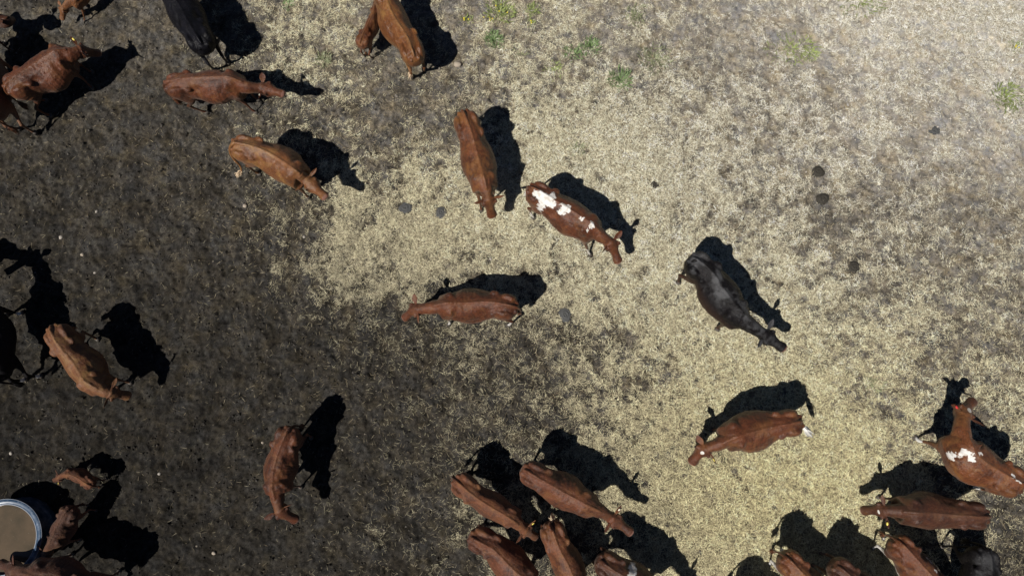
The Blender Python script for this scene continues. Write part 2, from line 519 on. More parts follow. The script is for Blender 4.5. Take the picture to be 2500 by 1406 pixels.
NECK = [(1.28, .22, 1.340, .76), (1.45, .200, 1.332, .79), (1.58, .170, 1.322, .85), (1.72, .143, 1.314, .92),
        (1.86, .126, 1.305, .98), (1.97, .120, 1.300, 1.00), (2.05, .112, 1.285, 1.03)]
HEAD = [(1.96, .085, 1.285, 1.05), (2.01, .125, 1.308, 1.02), (2.07, .142, 1.300, .99), (2.13, .160, 1.283, .96), (2.18, .158, 1.262, .95), (2.23, .122, 1.245, .955),
        (2.28, .096, 1.228, .97), (2.34, .086, 1.212, .985), (2.40, .092, 1.20, .99), (2.455, .106, 1.185, .995), (2.50, .098, 1.165, 1.01), (2.535, .055, 1.135, 1.05)]
HIND = [((.16, .150, 1.10), (.10, .22)), ((.18, .185, .92), (.10, .20)), ((.20, .195, .76), (.075, .135)), ((.12, .185, .62), (.05, .085)),
        ((-.03, .175, .50), (.040, .058)), ((-.02, .172, .38), (.032, .036)), ((.01, .170, .22), (.028, .030)), ((.03, .170, .12), (.036, .038)), ((.05, .170, .075), (.036, .04))]
FORE = [((1.32, .160, 1.10), (.07, .15)), ((1.34, .185, .92), (.085, .13)), ((1.30, .185, .76), (.065, .095)), ((1.31, .178, .62), (.045, .06)),
        ((1.33, .172, .46), (.040, .045)), ((1.33, .170, .38), (.034, .036)), ((1.32, .170, .22), (.028, .028)), ((1.32, .170, .12), (.036, .036)), ((1.34, .170, .075), (.036, .04))]

def leg(spec, sy):
    pts = [(p[0], p[1] * sy, p[2]) for p, _ in spec]
    rings = []
    th = np.arange(12) / 12 * 2 * math.pi
    for (p, r), q in zip(spec, pts):
        rings.append(np.stack([q[0] + r[1] * np.cos(th), q[1] + r[0] * np.sin(th), np.full(12, q[2])], 1)[::-1])
    return loft(rings)

def join(parts):
    VV, QQ, TT, off = [], [], [], 0
    for V, Q, T in parts:
        VV.append(V); QQ.append(Q + off); TT.append(T + off); off += len(V)
    return np.concatenate(VV), [np.concatenate(QQ), np.concatenate(TT)]

def canonical(bony=1.0, voxel=.019):
    parts = [loft([ring_body(*r) for r in TR])]
    nk = []
    th = np.arange(20) / 20 * 2 * math.pi
    for spec in (NECK, HEAD):
        rings = []
        for x, w, zt, zb in spec:
            zc, hh = (zt + zb) / 2, (zt - zb) / 2
            c, s = np.cos(th), np.sin(th)
            y = w * np.sign(c) * np.abs(c) ** .9 * np.where(s < 0, 1 - .35 * np.abs(s), 1 - .12 * s * s)
            rings.append(np.stack([np.full(20, x), y, zc + hh * np.sign(s) * np.abs(s) ** .9], 1))
        parts.append(loft(rings))
    for sy in (1, -1):
        parts.append(leg(HIND, sy)); parts.append(leg(FORE, sy))
        parts.append(ellipsoid((.37, .230 * sy, 1.238), (.085, .055, .045), rot=-.3 * sy))        # hook bone
        parts.append(ellipsoid((-.110, .095 * sy, 1.200), (.055, .045, .05)))                         # pin bone
        parts.append(ellipsoid((.25, .165 * sy, 1.245), (.17, .06, .045), rot=.30 * sy))              # hook to pin ridge
        parts.append(ellipsoid((.10, .175 * sy, 1.10), (.21, .11, .23)))                             # rump muscle
        parts.append(ellipsoid((1.27, .175 * sy, 1.12), (.12, .09, .19), tilt=.25))                 # shoulder blade
        parts.append(ellipsoid((1.38, .215 * sy, .98), (.12, .07, .14)))                             # point of shoulder
        parts.append(ellipsoid((2.13, .140 * sy, 1.235), (.045, .030, .034)))                          # brow
        parts.append(ellipsoid((2.02, .085 * sy, 1.26), (.03, .035, .03)))
        parts.append(ellipsoid((2.475, .042 * sy, 1.155), (.03, .028, .03)))                         # nostril
    parts.append(ellipsoid((2.02, 0, 1.295), (.045, .06, .030)))                                     # poll
    ridge = [(-.10, 0, 1.262), (-.02, 0, 1.335), (.06, 0, 1.358), (.3, 0, 1.366), (.6, 0, 1.348), (.9, 0, 1.336), (1.15, 0, 1.345), (1.28, 0, 1.366), (1.42, 0, 1.350), (1.6, 0, 1.318)]
    parts.append(tube(ridge, [.034, .036, .028, .022, .018, .016, .018, .026, .030, .03], 10))
    V, F = join(parts)
    me = mesh_np('canon', V, F)
    o = bpy.data.objects.new('canon', me); COL.objects.link(o)
    md = o.modifiers.new('r', 'REMESH'); md.mode = 'VOXEL'; md.voxel_size = voxel; md.use_smooth_shade = True
    ms = o.modifiers.new('s', 'SMOOTH'); ms.factor = .5; ms.iterations = 9
    dg = bpy.context.evaluated_depsgraph_get()
    ev = o.evaluated_get(dg); m2 = ev.to_mesh()
    nv = len(m2.vertices); co = np.zeros(nv * 3, np.float32); m2.vertices.foreach_get('co', co); co = co.reshape(-1, 3).astype(float)
    fl = [tuple(p.vertices) for p in m2.polygons]
    quads = np.array([f for f in fl if len(f) == 4], dtype=np.int32).reshape(-1, 4)
    tris = np.array([f for f in fl if len(f) == 3], dtype=np.int32).reshape(-1, 3)
    ev.to_mesh_clear()
    bpy.data.objects.remove(o); bpy.data.meshes.remove(me)
    # hollows and soft muscle relief
    x, y, z = co.T
    def push(cx, cy, cz, rx, ry, rz, dy, dz):
        g = np.exp(-(((x-cx)/rx)**2 + ((np.abs(y)-cy)/ry)**2 + ((z-cz)/rz)**2))
        co[:, 1] -= np.sign(y) * g * dy; co[:, 2] -= g * dz
    push(.56, .23, 1.24, .12, .08, .12, .022, .028)       # flank hollow
    push(.13, .14, 1.33, .09, .05, .06, .0, .022)         # between hook and pin
    push(1.12, .20, 1.22, .06, .10, .15, .018, .010)      # behind the shoulder
    push(1.50, .14, 1.15, .08, .08, .15, .020, .0)
    push(-.06, .05, 1.30, .05, .025, .05, .0, .02)         # beside the tail head
    push(2.28, .0, 1.23, .05, .03, .03, .0, .006)
    # ribs
    rib = np.sin((x - .62) / .075 * 2 * math.pi) * smoothstep(.62, .72, x) * smoothstep(1.12, 1.02, x) * smoothstep(.75, .95, z) * smoothstep(1.34, 1.22, z)
    co[:, 1] += np.sign(y) * rib * .0022
    return co, quads, tris
CANON, CQ, CT = canonical()
print('canonical cow verts', len(CANON))
topx = np.array([r[0] for r in TR] + [1.75, 1.9, 2.03, 2.15, 2.3, 2.5])
topz = np.array([r[2] for r in TR] + [1.315, 1.305, 1.30, 1.27, 1.23, 1.165])
topz[13:16] = (1.33, 1.325, 1.32)
topz[:3] = (1.30, 1.31, 1.33)

def coat_mat(name, c1, c2, patches=(), socks=0, star=None, rough=.42, dusty=0.0, dark_muzzle=False, extra=None, sheen=.25):
    m, nt, b = new_mat(name)
    N = NB(nt)
    rest = N.attr('rest').outputs['Vector']
    sep = N.n('ShaderNodeSeparateXYZ'); N.l(rest, sep.inputs[0])
    off = N.n('ShaderNodeVectorMath', operation='ADD'); off.inputs[1].default_value = (random.uniform(0, 50),) * 3
    N.l(rest, off.inputs[0]); R = off.outputs[0]
    fb = N.noise(R, 70, 2, .6)
    f1 = N.noise(R, 2.6, 4, .6, .4); f2 = N.noise(R, 14, 4, .6)
    mp = N.n('ShaderNodeMapping'); mp.inputs['Scale'].default_value = (25, 110, 60); N.l(R, mp.inputs[0])
    f3 = N.noise(mp.outputs[0], 1.0, 3, .6)
    fac = N.math('ADD', N.ramp(f1, .40, .60, 0, .8), N.ramp(f2, .35, .65, -.25, .4), True)
    c = N.mix(fac, c1, c2)
    c = N.mix(1.0, c, N.mix(N.ramp(f3, .3, .7), (.62, .58, .55), (1.35, 1.35, 1.35)), 'MULTIPLY')
    if c1[0] > .05:
        f4 = N.noise(R, 3.4, 5, .65, .6)
        warm = tuple(min(.5, v) for v in (c1[0] * 1.35, c1[1] * 1.75, c1[2] * 1.5))
        c = N.mix(N.ramp(f4, .50, .66, 0, .75), c, warm)
        # back sheen painted as a paler top line, darker face
        ay = N.math('ABSOLUTE', sep.outputs[1])
        tl = N.math('MULTIPLY', N.ramp(N.math('ADD', ay, N.math('MULTIPLY', N.math('SUBTRACT', f2, .5), .12)), .0, .09, .38, 0), N.ramp(sep.outputs[2], 1.22, 1.33, 0, 1))
        tl = N.math('MULTIPLY', tl, N.ramp(f1, .42, .58, .3, 1.1))
        c = N.mix(tl, c, tuple(min(.6, v) for v in (c1[0] * 1.7, c1[1] * 2.3, c1[2] * 2.6)))
        ey = N.math('MULTIPLY', N.ramp(N.math('ABSOLUTE', N.math('SUBTRACT', sep.outputs[0], 2.17)), .02, .06, .7, 0), N.ramp(ay, .09, .125, 0, 1))
        c = N.mix(ey, c, tuple(v * .25 for v in c1))
        c = N.mix(N.math('MULTIPLY', N.ramp(sep.outputs[0], 2.0, 2.1, 0, .35), N.ramp(f2, .4, .6, .5, 1)), c, tuple(v * .55 for v in c1))
    c = N.mix(1.0, c, N.mix(N.ramp(fb, .3, .7), (.72, .70, .68), (1.25, 1.25, 1.25)), 'MULTIPLY')
    if dusty:
        dn = N.noise(R, 2.6, 6, .62)
        mask = N.math('MULTIPLY', N.ramp(dn, .47, .60, 0, dusty), N.ramp(sep.outputs[2], 1.12, 1.30, 0, 1))
        c = N.mix(mask, c, (.070, .070, .073))
    if extra:
        # brown tint low on the flank
        c = N.mix(N.ramp(sep.outputs[2], .75, 1.15, .9, 0), c, extra)
    # dried dirt flecks
    dk = N.noise(R, 38, 2, .5)
    c = N.mix(N.ramp(dk, .70, .76, 0, .35), c, (.16, .12, .09))
    pn = N.n('ShaderNodeTexNoise'); pn.inputs['Scale'].default_value = 8; pn.inputs['Detail'].default_value = 5
    pn.inputs['Roughness'].default_value = .6; N.l(R, pn.inputs['Vector'])
    pv = N.n('ShaderNodeVectorMath', operation='SUBTRACT'); pv.inputs[1].default_value = (.5, .5, .5); N.l(pn.outputs['Color'], pv.inputs[0])
    ps = N.n('ShaderNodeVectorMath', operation='SCALE'); ps.inputs[3].default_value = .24; N.l(pv.outputs[0], ps.inputs[0])
    pa = N.n('ShaderNodeVectorMath', operation='ADD'); N.l(rest, pa.inputs[0]); N.l(ps.outputs[0], pa.inputs[1])
    white = N.mix(N.ramp(f2, .45, .62), (.66, .65, .62), (.50, .46, .40))
    def spot(cx, cy, rx, ry, vec, zmin=None):
        nonlocal c
        s = N.n('ShaderNodeVectorMath', operation='SUBTRACT'); s.inputs[1].default_value = (cx, cy, 0); N.l(vec, s.inputs[0])
        s2 = N.n('ShaderNodeVectorMath', operation='MULTIPLY'); s2.inputs[1].default_value = (1/rx, 1/ry, 0); N.l(s.outputs[0], s2.inputs[0])
        ln = N.n('ShaderNodeVectorMath', operation='LENGTH'); N.l(s2.outputs[0], ln.inputs[0])
        mk = N.ramp(ln.outputs['Value'], .90, 1.08, .96, 0)
        mk = N.math('MULTIPLY', mk, N.ramp(sep.outputs[2], 1.0, 1.05, 0, 1))
        c = N.mix(mk, c, white)
    for (cx, cy, rx, ry) in patches: spot(cx, cy, rx, ry, pa.outputs[0])
    if star: spot(*star, rest)
    if socks:
        zz = N.math('ADD', sep.outputs[2], N.math('MULTIPLY', N.math('SUBTRACT', f2, .5), .12))
        c = N.mix(N.ramp(zz, socks, socks + .03, 1, 0), c, white)
    if dark_muzzle:
        c = N.mix(N.ramp(sep.outputs[0], 2.40, 2.46, 0, .7), c, (.03, .02, .018))
    else:
        c = N.mix(N.ramp(sep.outputs[0], 2.475, 2.50, 0, .75), c, (.26, .13, .10))
    N.l(c, b.inputs['Base Color'])
    b.inputs['Roughness'].default_value = rough
    b.inputs['Specular IOR Level'].default_value = .34 if c1[0] > .05 else .13
    b.inputs['Sheen Weight'].default_value = sheen * .35 if c1[0] > .05 else 0.0
    b.inputs['Sheen Roughness'].default_value = .5
    b.inputs['Sheen Tint'].default_value = (.9, .75, .65, 1)
    b1 = N.bump(f3, .8, .010, None)
    b2 = N.bump(fb, .6, .010, None, b1)
    N.bump(f2, .5, .03, b, b2)
    return m

COATS = {  # two shades each
    'red':    ((.108, .033, .0125), (.040, .012, .0050)),
    'rust':   ((.128, .042, .0145), (.052, .016, .0058)),
    'gold':   ((.170, .068, .0240), (.092, .034, .0120)),
    'tan':    ((.150, .062, .0240), (.080, .029, .0115)),
    'dark':   ((.072, .025, .0115), (.034, .0115, .0058)),
    'black':  ((.009, .008, .009), (.005, .0045, .005)),
    'blue':   ((.009, .009, .012), (.004, .004, .005)),
}
m_hoof = simple_mat('horn_grey_hoof', (.07, .06, .05), .5)
m_eye, nt, b = new_mat('wet_dark_eye'); b.inputs['Base Color'].default_value = (.01, .008, .006, 1); b.inputs['Roughness'].default_value = .1
m_tag_y = simple_mat('yellow_plastic_tag', (.80, .66, .14), .4, .08)
m_tag_w = simple_mat('cream_plastic_tag', (.78, .74, .58), .4, .08)
m_tag_r = simple_mat('red_plastic_tag', (.55, .04, .04), .4, .08)
TAGS = {'y': m_tag_y, 'w': m_tag_w, 'r': m_tag_r}

def ear_shape(sy, ang=0.15, droop=0.0, ln=.215):
    """cupped leaf, base near the poll; canonical coords"""
    base = np.array([2.02, .120 * sy, 1.25])
    ax = np.array([-math.sin(ang), math.cos(ang) * sy, .25 - droop]); ax /= np.linalg.norm(ax)
    sd = np.cross(ax, [0, 0, 1.0]); sd /= np.linalg.norm(sd); sd *= sy
    up = np.cross(sd, ax) * sy; up /= np.linalg.norm(up)
    if up[2] < 0: up = -up
    rings = []
    prof = [(-.15, .020, .018), (.05, .028, .020), (.25, .042, .018), (.45, .050, .014), (.65, .043, .011), (.85, .024, .008), (1.0, .004, .004)]
    th = np.arange(12) / 12 * 2 * math.pi
    for t, w, h in prof:
        c, s = np.cos(th), np.sin(th)
        cup = -.35 * w * (np.abs(c) ** 2 - .5) * -1
        p = base + ax * (t * ln) + np.outer(c * w, sd) + np.outer(s * h * .6 + cup, up)
        rings.append(p if sy > 0 else p[::-1])
    return loft(rings), base + ax * ln * .55 + up * .025, ax, up

HOOF = [(.078, .040, .044), (.05, .045, .052), (.0, .050, .060)]
def hoof_shape(cx, cy):
    th = np.arange(14) / 14 * 2 * math.pi
    rings = []
    for z, ry, rx in HOOF[::-1]:
        rings.append(np.stack([cx + .055 + rx * np.cos(th) * np.where(np.cos(th) > 0, 1.15, .9), cy + ry * np.sin(th) * (1 - .10 * (np.abs(np.sin(th)) < .3)), np.full(14, z)], 1))
    return loft(rings)

HERD = 'cattle standing in the corral'
def make_cow(name, label, cat, mat, T, W, P, N_, mids=(), zP=1.15, size=None, belly=1.0, steps=(0, 0, 0, 0),
             tail=None, tuft='self', tuft_long=.28, tags=(), ears=((.15, 0), (.15, 0)), hscale=1.0, zN=None, neck=None, group=HERD,
             stance=(0, 0, 0, 0), star=None, legscale=1.0, rump=1.0, wide=.93, coat_c=None, bellyside=0.0):
    """T,W,P,N_: photo pixels of tail head, withers, poll, nose; mids: extra spine pixels between T and W"""
    sz = size
    zt = 1.355
    if sz is None:
        sz = 1.0
        for _ in range(4):
            L = (at(*W, zt * sz) - at(*T, zt * sz)).length
            sz = L / 1.30
        sz = min(max(sz, .5), 1.12)
    ztop = zt * sz
    wT, wW = at(*T, ztop), at(*W, ztop)
    xs = [0.0]; pts = [wT]
    tot = (wW - wT).length
    for mp in mids:
        q = at(*mp, ztop - .015 * sz); xs.append(1.30 * (q - wT).length / tot); pts.append(q)
    xs.append(1.30); pts.append(wW)
    zPoll = zP * sz if zP > 0 else -zP
    wP = at(*P, zPoll)
    if neck is not None:
        wK = at(*neck, (ztop * .45 + zPoll * .55) + .02 * sz)
    else:
        wK = (wW + wP) * .5 + Vector((0, 0, .03 * sz)) + (wW - wT).normalized() * .03 * sz
    xs += [1.68, 2.03]; pts += [wK, wP]
    # head: drop the nose until the head has its true length
    HL = .47 * sz * hscale
    if zN is None:
        lo_z = zPoll
        for _ in range(60):
            lo_z -= .015 * sz
            q = at(*N_, lo_z)
            if (q - wP).length >= HL or lo_z < .06: break
    else:
        lo_z = zN; q = at(*N_, lo_z)
    xs.append(2.50); pts.append(q)
    PP = np.array([list(p) for p in pts])
    xs = np.array(xs)
    bx, by = (wT.x + wW.x) / 2, (wT.y + wW.y) / 2
    org = np.array([bx, by, 0.0])
    gz0 = 0.012

    def deform(C, scale_y=True):
        x, y, z = C[:, 0].copy(), C[:, 1].copy(), C[:, 2].copy()
        # step of the legs
        for k, (fx, sgn) in enumerate(((1.32, 1), (1.32, -1), (.05, 1), (.05, -1))):
            sel = (np.sign(y) == sgn) & (np.abs(x - fx) < .42)
            wgt = np.clip((.80 - z) / .80, 0, 1) ** 1.1 * sel
            x = x + steps[k] * wgt
            y = y + stance[k] * sgn * wgt
        xq = C[:, 0]
        pos, der = spline(xs, PP, x)
        hx = np.hypot(der[:, 0], der[:, 1]) + 1e-9
        hd = np.stack([der[:, 0] / hx, der[:, 1] / hx], 1)
        pw = smoothstep(1.42, 1.72, xq)
        pitch = np.arctan2(der[:, 2], hx) * pw
        # the canonical top line itself falls towards the nose
        tz = np.interp(x, topx, topz)
        ctl = np.interp(x, topx, topz)
        wy = np.ones_like(y)
        trunk = smoothstep(.25, .6, xq) * smoothstep(1.5, 1.15, xq)
        wy = wy * (1 + (belly - 1) * trunk * smoothstep(.45, .7, C[:, 2]))
        wy = wy * (1 + (rump - 1) * smoothstep(.45, .2, xq))
        headw = smoothstep(1.93, 2.05, xq)
        wy = wy * (1 + (hscale - 1) * headw)
        yy = y * wy * sz * (wide + (1 - wide) * headw) + bellyside * trunk * sz * smoothstep(1.3, 1.0, C[:, 2])
        dz = (z - ctl) * sz * (1 + (hscale - 1) * headw)
        # trunk height: vertical, feet stay on the ground
        zt_ = np.interp(x, topx, topz) * sz
        out = np.zeros_like(C)
        S = np.stack([-hd[:, 1], hd[:, 0]], 1)
        up_h = -np.sin(pitch); up_v = np.cos(pitch)
        zline = pos[:, 2] + (zt_ - ztop) * (1 - pw)
        out[:, 0] = pos[:, 0] + S[:, 0] * yy + hd[:, 0] * up_h * dz
        out[:, 1] = pos[:, 1] + S[:, 1] * yy + hd[:, 1] * up_h * dz
        out[:, 2] = zline + up_v * dz
        low = smoothstep(.5, .0, C[:, 2]) * (1 - pw)
        out[:, 2] = out[:, 2] * (1 - low) + (C[:, 2] * sz + gz0) * low
        return out - org

    root = bpy.data.objects.new(name, None); COL.objects.link(root)
    root.location = org; root.empty_display_size = .3
    tag(root, label, cat, group)
    # body = remeshed trunk + ears + tail in one mesh
    rv = np.random.default_rng(int(T[0] * 13 + T[1] * 7) % 99991)
    CC = CANON.copy()
    wob = np.zeros(len(CC))
    for _ in range(14):
        kv = rv.normal(0, 7.0, 3); wob += np.sin(CC @ kv + rv.uniform(0, 6.28)) * .0024
    for _ in range(10):
        kv = rv.normal(0, 26.0, 3); wob += np.sin(CC @ kv + rv.uniform(0, 6.28)) * .0011
    wob *= .25 + .75 * smoothstep(.03, .13, np.abs(CC[:, 1]))
    wob += rv.normal(0, .0014, len(CC))
    rad_ = CC * np.array([0, 1, 1]) - np.array([0, 0, 1.0]); ln_ = np.linalg.norm(rad_, axis=1, keepdims=True) + 1e-6
    CC = CC + rad_ / ln_ * (wob * smoothstep(.5, .9, CC[:, 2]))[:, None]
    asym = rv.normal(0, .035)
    CC[:, 1] *= 1 + asym * np.sign(CC[:, 1]) * smoothstep(.4, .7, CC[:, 0]) * smoothstep(1.2, .95, CC[:, 0])
    VV = [deform(CC)]; RR = [CANON]; QQ = [CQ]; TT = [CT]; offv = len(CANON)
    tips = []
    for sy, (a, dr) in zip((1, -1), ears):
        (V, Q, T_), tp, ax, up = ear_shape(sy, a, dr)
        VV.append(deform(V)); RR.append(V); QQ.append(Q + offv); TT.append(T_ + offv); offv += len(V)
        tips.append((tp, ax, up))
    # tail
    if tail is None:
        sw = random.uniform(-.05, .05)
        tail = [(-.05, 0, 1.30), (-.13, sw * .2, 1.24), (-.185, sw * .6, 1.08), (-.20, sw, .88), (-.19, sw * 1.3, .68)]
    if len(tail[0]) == 4:     # pixel path: (px, py, z, 0)
        tp_ = np.array([list(at(q[0], q[1], q[2] * sz)) for q in tail]) - org
    else:
        tp_ = deform(np.array(tail, float))
    k = np.linspace(0, len(tp_) - 1, 22)
    fine, _ = spline(np.arange(len(tp_)), tp_, k)
    rr = np.linspace(.036, .014, 22) * sz
    V, Q, T_ = tube(fine, list(rr), 8)
    VV.append(V); RR.append(np.tile(np.array([[-.2, 0, 1.25]]), (len(V), 1)) + V * .3 * np.array([[1, 1, 0]])); QQ.append(Q + offv); TT.append(T_ + offv)
    me = mesh_np('body', np.concatenate(VV), [np.concatenate(QQ), np.concatenate(TT)])
    vec_attr(me, 'rest', np.concatenate(RR))
    body = add_obj('body', me, mat, root)
    # switch of hair at the tail end
    end, prev = fine[-1], fine[-4]
    d = (end - prev) / np.linalg.norm(end - prev)
    rs = np.random.default_rng(int(abs(T[0] * 7 + T[1])) + 3)
    parts = []
    for s_ in range(70):
        st = end - d * rs.uniform(0, .10) * sz
        ln = tuft_long * sz * rs.uniform(.55, 1.0)
        spread = rs.normal(0, .020, 3) * sz
        grav = np.array([0, 0, -.3 * ln]) if d[2] > -.7 else np.zeros(3)
        p1 = st + d * ln * .4 + spread; p2 = st + d * ln * .75 + spread * 1.3 + grav * .4; p3 = st + d * ln + spread * .9 + grav
        for p in (p1, p2, p3): p[2] = max(p[2], .03)
        parts.append(tube([st, p1, p2, p3], [.008 * sz, .009 * sz, .007 * sz, .002], 4))
    V, F = join(parts)
    tm = mat if tuft == 'self' else tuft
    tme = mesh_np('tail_switch', V, F)
    vec_attr(tme, 'rest', V * .3 + np.array([-.2, 0, 1.1]))
    add_obj('tail_switch', tme, tm, root)
    # eyes, tags, hooves
    for sy in (1, -1):
        V, Q, T_ = ellipsoid((2.165, .152 * sy, 1.200), (.022, .016, .018), 10, 6)
        add_obj('eye', mesh_np('eye', deform(V), [Q, T_]), m_eye, root)
    for side, kind in tags:
        tp, ax, up = tips[0 if side == 'L' else 1]
        th = np.arange(12) / 12 * 2 * math.pi
        u = ax; v = np.cross(up, ax)
        big = .034 if kind != 'w' else .028
        r0 = tp + np.outer(np.cos(th) * big, u) + np.outer(np.sin(th) * big * .8, v) + up * .004
        r1 = r0 + up * .007
        V, Q, T_ = loft([r0, r1])
        add_obj('ear_tag', mesh_np('ear_tag', deform(V), [Q, T_], smooth=False), TAGS[kind], root)
    for fx, sy in ((1.34, 1), (1.34, -1), (.05, 1), (.05, -1)):
        V, Q, T_ = hoof_shape(fx - .05, .17 * sy)
        add_obj('hoof', mesh_np('hoof', deform(V), [Q, T_]), m_hoof, root)
    return root

def coat(key, **kw):
    c1, c2 = COATS[key]
    return coat_mat(key + '_coat', c1, c2, **kw)
def frame_px(T, W):
    """returns function converting photo px patch to canonical coords"""
    dx, dy = W[0] - T[0], W[1] - T[1]; L = math.hypot(dx, dy); s = 1.30 / L
    ux, uy = dx / L, dy / L
    def f(px, py, rx, ry):
        a, bb = px - T[0], py - T[1]
        return ((a * ux + bb * uy) * s, (a * uy - bb * ux) * s, rx * s, ry * s)
    return f
m_white_hair = simple_mat('white_tail_hair', (.72, .70, .66), .6, .12)
m_cream_hair = simple_mat('cream_tail_hair', (.55, .42, .28), .6, .2)
m_black_hair = simple_mat('black_tail_hair', (.012, .011, .011), .5, .2)

# --- upper left
make_cow('cow', 'red brown cow with raised head and yellow ear tag at far left', 'cow', coat('red', rough=.38),
         (14, 203), (133, 125), (196, 115), (246, 125), mids=((78, 157),), zP=1.12, belly=1.15, tags=(('L', 'y'),), size=1.06, wide=1.1,
         steps=(.1, -.08, .12, -.06), neck=(168, 121))
make_cow('cow', 'broad reddish cow with white spot by its ear, walking right near the top left', 'cow', coat('red'),
         (409, 199), (556, 188), (640, 210), (690, 226), mids=((460, 190), (518, 187)), zP=1.08, belly=1.12, tags=(('R', 'w'),),
         neck=(600, 203), steps=(.10, .16, .1, .22))
make_cow('cow', 'black cow with glossy hide cut off by the top edge', 'cow', coat('blue', rough=.3, dark_muzzle=True, sheen=.1),
         (482, 92), (405, -40), (370, -105), (350, -150), mids=((447, 30),), zP=1.15, belly=1.05, tuft=m_black_hair, tuft_long=.3, wide=1.02,
         tail=[(484, 90, 1.33, 0), (495, 97, 1.2, 0), (507, 107, .98, 0), (520, 108, .75, 0), (527, 104, .6, 0)], size=1.08)
make_cow('calf', 'golden calf with head down, cut off by the top edge', 'calf', coat('gold'),
         (205, -78), (172, -12), (148, 20), (147, 48), zP=.95, size=.62, belly=.8, hscale=1.1, steps=(.32, .12, .0, .1), tuft_long=.18)
make_cow('cow', 'dark brown cow at the top left corner with only its head in view', 'cow', coat('dark'),
         (-122, 175), (-82, 45), (-5, 34), (28, 42), zP=1.12, neck=(-45, 30), size=1.0)
make_cow('cow', 'dark brown cow with tan legs, cut off by the left edge beside the tagged cow', 'cow', coat('dark', extra=(.15, .07, .035)),
         (-42, 258), (-72, 122), (-95, 55), (-120, 20), mids=((-52, 192),), zP=1.1, steps=(.0, .1, .1, -.1), belly=1.0)
# --- top centre
G = coat('gold', rough=.28, sheen=.1)
make_cow('cow', 'glossy chestnut cow beside a calf at the top edge', 'cow', G,
         (1006, 122), (936, -22), (905, -100), (890, -140), mids=((997, 96), (962, 40)), zP=1.1, belly=1.05, tuft=m_cream_hair,
         tail=[(1006, 122, 1.33, 0), (998, 138, 1.22, 0), (996, 152, .95, 0), (1004, 168, .65, 0), (1003, 180, .45, 0)], tuft_long=.2, size=1.06, steps=(0, 0, .05, .12))
make_cow('calf', 'slim ginger calf nursing at the flank of the chestnut cow', 'calf', coat('rust'),
         (880, 97), (914, 18), (921, -12), (932, -28), mids=((897, 60),), zP=.95, size=.66, belly=.72, hscale=1.1, tuft_long=.16,
         tail=[(879, 97, 1.3, 0), (878, 112, 1.15, 0), (886, 120, .9, 0), (893, 130, .55, 0)])
# --- upper centre
make_cow('cow', 'light golden brown cow with its tail curled along its flank', 'cow', coat('gold', rough=.36),
         (573, 348), (716, 412), (749, 440), (793, 479), mids=((618, 358), (665, 378)), zP=1.12, belly=1.08, tuft=m_cream_hair, tuft_long=.1,
         neck=(736, 428), tail=[(575, 347, 1.34, 0), (564, 356, 1.28, 0), (562, 372, 1.1, 0), (572, 390, .85, 0), (585, 404, .65, 0), (589, 416, .55, 0), (583, 424, .5, 0)])
make_cow('cow', 'chestnut cow facing down the picture on the pale straw', 'cow', coat('rust'),
         (1134, 279), (1181, 432), (1194, 490), (1204, 533), mids=((1149, 318), (1166, 378)), zP=1.12, belly=1.08, neck=(1189, 468),
         steps=(.05, .30, 0, .05))
T_, W_ = (1306, 460), (1443, 545)
f = frame_px(T_, W_)
make_cow('cow', 'red brown cow with large white patches along its back', 'cow',
         coat('red', patches=(f(1328, 484, 22, 13), f(1311, 474, 13, 6), f(1347, 480, 9, 14), f(1321, 501, 10, 9), f(1344, 498, 15, 8), f(1378, 510, 16, 7), f(1371, 518, 8, 6), f(1391, 505, 5, 6), f(1417, 534, 6, 3), f(1445, 549, 7, 9), f(1433, 561, 4, 3)), socks=.3),
         T_, W_, (1495, 594), (1514, 642), mids=((1352, 487), (1397, 514)), zP=1.1, belly=1.1, neck=(1474, 574), steps=(.0, .28, 0, .05), tuft=m_white_hair)
# --- middle
make_cow('cow', 'red brown cow facing left with white feet in the centre', 'cow', coat('red', socks=.42),
         (1247, 746), (1090, 740), (1013, 754), (981, 778), mids=((1196, 737), (1140, 739)), zP=1.08, belly=1.1, neck=(1048, 748), steps=(.05, 0, -.05, 0),
         stance=(.08, 0, .06, 0))
make_cow('cow', 'black cow with dusty grey patches on its back', 'cow', coat('black', dusty=.85, extra=(.05, .026, .018), sheen=.1),
         (1703, 634), (1809, 758), (1873, 816), (1919, 851), mids=((1735, 660), (1770, 708)), zP=1.15, belly=1.12, neck=(1842, 792), size=1.12, wide=1.0,
         steps=(.0, .02, -.05, .0), tail=[(1702, 634, 1.34, 0), (1691, 639, 1.26, 0), (1679, 648, 1.0, 0), (1674, 660, .7, 0)], tuft=m_black_hair)
